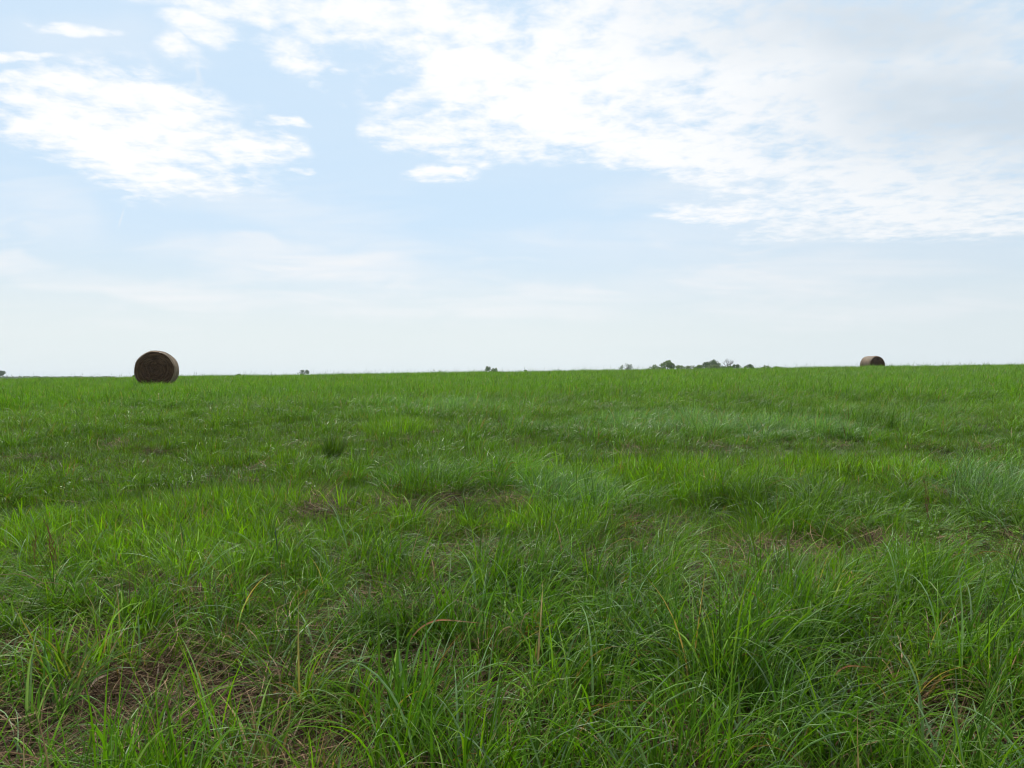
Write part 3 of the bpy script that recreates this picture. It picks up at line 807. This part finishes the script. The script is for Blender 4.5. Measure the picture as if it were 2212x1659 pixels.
def hay_bale(x, y, rotz, D, L, label, seed):
    g_ = random.Random(seed)
    e_ = empty('hay_bale', (x, y, float(ground_z(x, y)) - .03)); e_.rotation_euler = (0, 0, rotz)
    Rr = D / 2; NA, NL = 96, 22
    def prof(a, l):      # sagging round section, slightly barrel shaped with rounded shoulders
        r = Rr * (1 + .012 * math.sin(3 * a + seed) + .010 * math.sin(7 * a + 5 * l))
        r *= 1 - .05 * max(0, abs(l) - .86) / .14
        r += .012 * math.sin(l * 31 + 2 * math.sin(a * 2)) * .5
        px = math.cos(a) * r * 1.01; pz = math.sin(a) * r
        pz = max(pz * (0.985 if pz > 0 else 1.0), -Rr * .90)
        return px, pz + Rr
    V = []; F = []
    for i in range(NL + 1):
        l = -1 + 2 * i / NL
        for k in range(NA):
            px, pz = prof(2 * math.pi * k / NA, l); V.append((px, l * L / 2, pz))
    for i in range(NL):
        for k in range(NA):
            F.append((i * NA + k, i * NA + (k + 1) % NA, (i + 1) * NA + (k + 1) % NA, (i + 1) * NA + k))
    mesh_obj('wrapped_side', V, F, M_BSIDE, e_, True)
    for sgn in (-1, 1):      # end: rolled layers as a spiral relief
        V = []; F = []; NR = 26
        for i in range(NR + 1):
            q = i / NR
            for k in range(NA):
                a = 2 * math.pi * k / NA
                px, pz = prof(a, sgn); cxx, czz = 0, Rr * .98
                ph = (q * 11 + a / (2 * math.pi) + .25 * math.sin(3 * a + seed)) % 1
                dp = (.009 * abs(ph - .5) * 2 + .026 * (random.Random(int(q * 40) * 131 + k // 3).random())) * min(1, (1 - q) * 7) + .02 * (1 - q) * q
                V.append((cxx + (px - cxx) * (q * .985 + .001), sgn * (L / 2 - .030 * (q < 1) * 0 + dp * 1.2 - .004 if q < 1 else L / 2 - .01), czz + (pz - czz) * (q * .985 + .001)))
        for i in range(NR):
            for k in range(NA):
                F.append((i * NA + k, i * NA + (k + 1) % NA, (i + 1) * NA + (k + 1) % NA, (i + 1) * NA + k))
        F.append(tuple(range(NA)))
        o = mesh_obj('end_face', V, F, M_BEND, e_, False)
    for t in (-.82, -.5, -.17, .17, .5, .82):    # twine rounds
        pts = []
        for k in range(65):
            px, pz = prof(2 * math.pi * k / 64, t)
            pts.append((px * 1.004, t * L / 2, (pz - Rr) * 1.004 + Rr))
        v, f = tube(pts, [.006] * 65, 4); mesh_obj('twine', v, f, M_TWINE, e_)
    V = []; F = []
    for i in range(1100):     # loose ends of straw
        if i % 2:
            sg = g_.choice((-1, 1)); a = g_.uniform(0, 6.28); q = math.sqrt(g_.random()) * .97
            px, pz = prof(a, sg); p = Vector((px * q, sg * (L / 2 + .012), Rr + (pz - Rr) * q))
            tdir = Vector((-math.sin(a), sg * g_.uniform(.1, .8), math.cos(a)))
        else:
            a = g_.uniform(-.3, 3.44); l = g_.choice((-1, 1)) * g_.uniform(.86, 1.0) if g_.random() < .6 else g_.uniform(-1, 1)
            px, pz = prof(a, l); p = Vector((px, l * L / 2, pz))
            tdir = Vector((math.cos(a) * .35 - math.sin(a) * g_.uniform(-1, 1), g_.uniform(-.7, .7), math.sin(a) * .35 + math.cos(a) * g_.uniform(-1, 1)))
        tdir.normalize(); s_ = g_.uniform(.04, .11); w_ = Vector((g_.uniform(-1, 1), g_.uniform(-1, 1), g_.uniform(-1, 1))).normalized() * .003
        o_ = len(V); V += [p - w_, p + w_, p + tdir * s_]; F.append((o_, o_ + 1, o_ + 2))
    so = mesh_obj('loose_straw', V, F, M_BSIDE, e_); so['kind'] = 'stuff'
    tag(e_, label, 'hay bale', 'round hay bales on the meadow')
    return e_

# axis of the bale is its local y; rotation turns the near end away from the line of sight
los1 = math.atan2(b1x, b1y)
hay_bale(b1x, b1y, -los1 + R(-10), 1.56, 1.12, 'large nearer round hay bale on the left, its dark end facing the viewer', 3)
los2 = math.atan2(b2x, b2y)
hay_bale(b2x, b2y, -los2 + R(38), 1.49, 1.28, 'smaller distant round hay bale on the crest at the right, showing its light side', 8)

# ------------------------------------------------------------------ trees and shrubs beyond the crest
def leaf_mat(name, a, b):
    m, n, out = material(name)
    at = n.n('ShaderNodeAttribute', attribute_type='GEOMETRY', attribute_name='bl')
    s_ = n.n('ShaderNodeSeparateColor'); n.link(at.outputs['Color'], s_.inputs[0])
    col = n.mix(s_.outputs[0], a, b)
    p = n.n('ShaderNodeBsdfPrincipled'); n.link(col, p.inputs['Base Color']); p.inputs['Roughness'].default_value = .6
    p.inputs['Specular IOR Level'].default_value = .25
    tr = n.n('ShaderNodeBsdfTranslucent'); n.link(n.mix(1, col, (1.2, 1.4, .7), 'MULTIPLY'), tr.inputs[0])
    mx = n.n('ShaderNodeMixShader'); mx.inputs[0].default_value = .3
    n.link(p.outputs[0], mx.inputs[1]); n.link(tr.outputs[0], mx.inputs[2]); n.link(mx.outputs[0], out.inputs[0])
    return m
M_LEAFD = leaf_mat('leaves_dark', (0.036, 0.075, 0.012), (0.085, 0.145, 0.020))
M_LEAFG = leaf_mat('leaves_green', (0.065, 0.125, 0.015), (0.130, 0.205, 0.025))
M_LEAFB = leaf_mat('leaves_dull_green', (0.040, 0.070, 0.022), (0.080, 0.125, 0.035))  # ordinary leaf colours; the haze comes from the air volume
M_LEAFP = leaf_mat('leaves_pale', (0.110, 0.155, 0.050), (0.150, 0.200, 0.075))
M_BARK = flat_mat('bark', (0.05, 0.04, 0.032), (0.09, 0.075, 0.06), .9, 5)
M_BARKG = flat_mat('bark_grey_dead', (0.16, 0.15, 0.145), (0.22, 0.21, 0.20), .9, 5)

def tree(sx0, sy_top, sy_bot, sw, dist, mat, label, kind='tree', lump=9, leaf=.28, nl=1500, seed=0, bare=False, gap=.0, skew=0.0, cat='tree'):
    """stands at picture column sx0 (3072 wide); crown spans rows sy_top..sy_bot and is sw pixels wide"""
    g_ = random.Random(seed * 7 + 11)
    k = 1 / 3.0
    x = (sx0 * k - 512) / FPX * dist
    ztop = EYE + (HORIZ - sy_top * k) / FPX * dist
    zvis = EYE + (HORIZ - sy_bot * k) / FPX * dist
    wid = sw * k / FPX * dist
    gz = float(ground_z(x, dist))
    H = ztop - gz
    e_ = empty(kind, (x, dist, gz))
    crown_h = max((ztop - zvis) * 1.4, wid * .78) if not bare else (ztop - zvis) * 1.6
    zc_ = H - crown_h / 2
    parts = []
    tr0 = max(.10, H * .022)
    top = (skew * wid * .2, 0, zc_)
    pts = [(top[0] * t + .15 * math.sin(3 * t + seed), .1 * math.sin(4 * t), zc_ * t) for t in np.linspace(0, 1, 7)]
    parts.append(tube(pts, [tr0 * (1 - .55 * t) for t in np.linspace(0, 1, 7)], 7))
    tips = []
    nlimb = 9 if bare else 7
    for i in range(nlimb):
        a = i * 2.4 + g_.uniform(-.4, .4)
        b0 = Vector(pts[5 if i % 2 else 6]) + Vector((0, 0, -crown_h * .18 * g_.random()))
        reach = wid * .5 * g_.uniform(.55, 1.0)
        tip = Vector((top[0] + math.cos(a) * reach, math.sin(a) * reach, zc_ + crown_h * (.46 * (1 - (reach / wid / .5) ** 2) + g_.uniform(-.1, .12))))
        mid = (b0 + tip) / 2 + Vector((0, 0, crown_h * .06))
        parts.append(tube([tuple(b0), tuple(mid), tuple(tip)], [tr0 * .4, tr0 * .24, tr0 * .08], 5))
        tips.append(tip)
        if bare:
            for j in range(5):
                s0 = mid.lerp(tip, g_.uniform(-.4, .8)); q = s0 + Vector((g_.uniform(-1, 1) * wid * .16, g_.uniform(-1, 1) * wid * .16, g_.uniform(.1, .34) * crown_h))
                parts.append(tube([tuple(s0), tuple(q)], [tr0 * .16, tr0 * .05], 4))
    v, f = join(parts)
    mesh_obj('trunk', v, f, M_BARKG if bare else M_BARK, e_, True)
    if not bare:
        lumps = [(t + Vector((0, 0, .0)), g_.uniform(.15, .25) * wid) for t in tips]
        for i in range(lump):
            a = g_.uniform(0, 6.28); q = math.sqrt(g_.random()) * .42
            lumps.append((Vector((top[0] + math.cos(a) * q * wid, math.sin(a) * q * wid, zc_ + crown_h * (g_.uniform(-.35, .40)) * (1 - q * .9))), g_.uniform(.12, .22) * wid))
        V = []; F = []; C = []
        hh = crown_h / wid
        for i in range(int(nl * 1.7)):
            cpt, rr = g_.choice(lumps)
            d = Vector((g_.gauss(0, 1), g_.gauss(0, 1), g_.gauss(0, 1))).normalized() * rr * (g_.random() ** .4)
            d.z *= min(1, max(.45, hh * 1.3))
            p = cpt + d
            lim = H - crown_h * (.42 * min(1, abs(p.x - top[0]) / (wid * .55)) ** 2 + .09 * (1 + math.sin(p.x * 1.9 + seed * 1.3)) + .05 * (1 + math.sin(p.x * 5.3 + seed)))
            if p.z > lim: continue
            s_ = leaf * 1.45 * g_.uniform(.5, 1.2)
            a1 = Vector((g_.gauss(0, 1), g_.gauss(0, 1), g_.gauss(0, 1))).normalized(); b1 = a1.orthogonal().normalized()
            o_ = len(V); V += [p - a1 * s_ * .5, p + b1 * s_ * .35, p + a1 * s_ * .5, p - b1 * s_ * .35]; F.append((o_, o_ + 1, o_ + 2, o_ + 3))
            C += [(g_.random(), 0, 0, 1)] * 4
        o = mesh_obj('crown', V, F, mat, e_)
        at = o.data.attributes.new('bl', 'FLOAT_COLOR', 'POINT'); at.data.foreach_set('color', np.array(C, np.float32).ravel())
    tag(e_, label, cat, 'trees and shrubs beyond the crest')
    return e_

tree(-4, 1107, 1129, 30, 480, M_LEAFD, 'dark tree cut by the left edge of the picture', seed=1, leaf=.45)
tree(410, 1121, 1130, 18, 210, M_LEAFG, 'tiny shrub peeking out left of the large hay bale', 'shrub', seed=2, nl=500, cat='shrub')
tree(714, 1121, 1127, 18, 260, M_LEAFD, 'tiny dark shrub on the skyline right of the large hay bale', 'shrub', seed=3, nl=400, cat='shrub')
tree(908, 1106, 1123, 36, 560, M_LEAFB, 'loose open-crowned tree alone on the skyline, second from the large bale', seed=4, nl=520, lump=4, skew=.6, leaf=.5)
tree(1470, 1096, 1114, 52, 300, M_LEAFD, 'rounded dark tree alone on the skyline near the middle', seed=5, nl=1100, lump=7)
tree(1577, 1108, 1112, 10, 260, M_LEAFD, 'smallest dark shrub on the skyline right of the rounded tree', 'shrub', seed=6, nl=250, cat='shrub')
tree(1876, 1088, 1106, 46, 620, M_LEAFB, 'hazy grey-green tree standing alone left of the shrub row', seed=7, nl=700, lump=5, skew=.4, leaf=.55)
tree(2003, 1078, 1103, 48, 250, M_LEAFG, 'leafy tree forming the left peak of the shrub row', seed=8, nl=1700, lump=8)
tree(1965, 1089, 1104, 56, 248, M_LEAFG, 'sloping green shrub against the left side of the leafy peak', 'shrub', seed=9, nl=1300, cat='shrub')
tree(2042, 1092, 1104, 30, 262, M_LEAFG, 'low loose shrub just right of the leafy peak', 'shrub', seed=10, nl=380, cat='shrub')
tree(2072, 1091, 1104, 30, 270, M_LEAFP, 'pale twiggy shrub between the two peaks of the row', 'shrub', seed=11, nl=300, cat='shrub')
tree(2136, 1076, 1101, 60, 255, M_LEAFD, 'dark dense tree forming the right and tallest peak of the row', seed=12, nl=2100, lump=12)
tree(2098, 1092, 1103, 36, 250, M_LEAFG, 'green shrub at the left foot of the dark dense tree', 'shrub', seed=13, nl=800, cat='shrub')
tree(2142, 1089, 1103, 52, 225, M_LEAFP, 'smooth pale olive rounded bush before the dark dense tree', 'shrub', seed=14, nl=2200, lump=14, cat='shrub')
tree(2184, 1073, 1097, 48, 262, M_LEAFD, 'bare grey dead tree with fanned branches right of the dark dense tree', 'dead_tree', seed=15, bare=True)
tree(2178, 1092, 1102, 40, 258, M_LEAFG, 'green shrub at the foot of the bare dead tree', 'shrub', seed=16, nl=800, cat='shrub')
tree(2206, 1090, 1101, 26, 262, M_LEAFD, 'dark shrub just right of the bare dead tree', 'shrub', seed=17, nl=500, cat='shrub')
tree(2247, 1091, 1101, 28, 256, M_LEAFD, 'small dark pointed shrub alone right of the row', 'shrub', seed=18, nl=600, cat='shrub')
tree(2300, 1094, 1101, 34, 262, M_LEAFG, 'left one of the two low flat shrubs at the row end', 'shrub', seed=19, nl=450, cat='shrub')
tree(2334, 1095, 1101, 30, 262, M_LEAFG, 'right one of the two low flat shrubs at the row end', 'shrub', seed=20, nl=400, cat='shrub')

# a far wood that reads as one low line at the left
V = []; F = []; C = []
g_ = random.Random(5)
dist = 900
for i in range(3800):
    px = g_.uniform(-260, 340) + 0
    x = (px / 3 - 512) / FPX * dist
    top = EYE + (HORIZ - (1130.4 + 1.4 * math.sin(px * .05) * g_.random()) / 3) / FPX * dist
    z = top - g_.random() ** 1.2 * 6
    s_ = g_.uniform(.6, 1.5)
    p = Vector((x, dist + g_.uniform(-15, 15), z))
    a1 = Vector((g_.gauss(0, 1), g_.gauss(0, 1), g_.gauss(0, 1))).normalized(); b1 = a1.orthogonal().normalized()
    o_ = len(V); V += [p - a1 * s_, p + b1 * s_ * .7, p + a1 * s_, p - b1 * s_ * .7]; F.append((o_, o_ + 1, o_ + 2, o_ + 3)); C += [(g_.random(), 0, 0, 1)] * 4
o = mesh_obj('far_wood', V, F, M_LEAFB)
at = o.data.attributes.new('bl', 'FLOAT_COLOR', 'POINT'); at.data.foreach_set('color', np.array(C, np.float32).ravel())
tag(o, 'thin blue-green line of far woods on the horizon left of the large bale', 'woods', None, 'stuff')

# ------------------------------------------------------------------ summer haze
hv = [(x, y, z) for z in (-14.5, 22.0) for x, y in ((-2500, -700), (2500, -700), (2500, 3300), (-2500, 3300))]
hf = [(0, 3, 2, 1), (4, 5, 6, 7), (0, 1, 5, 4), (1, 2, 6, 5), (2, 3, 7, 6), (3, 0, 4, 7)]
hm, n, out = material('haze_air')
vol = n.n('ShaderNodeVolumePrincipled')
vol.inputs['Color'].default_value = (.86, .93, 1, 1); vol.inputs['Density'].default_value = .0002; vol.inputs['Anisotropy'].default_value = .2
n.link(vol.outputs[0], out.inputs['Volume'])
hz_o = mesh_obj('haze', hv, hf, hm); hz_o['kind'] = 'stuff'
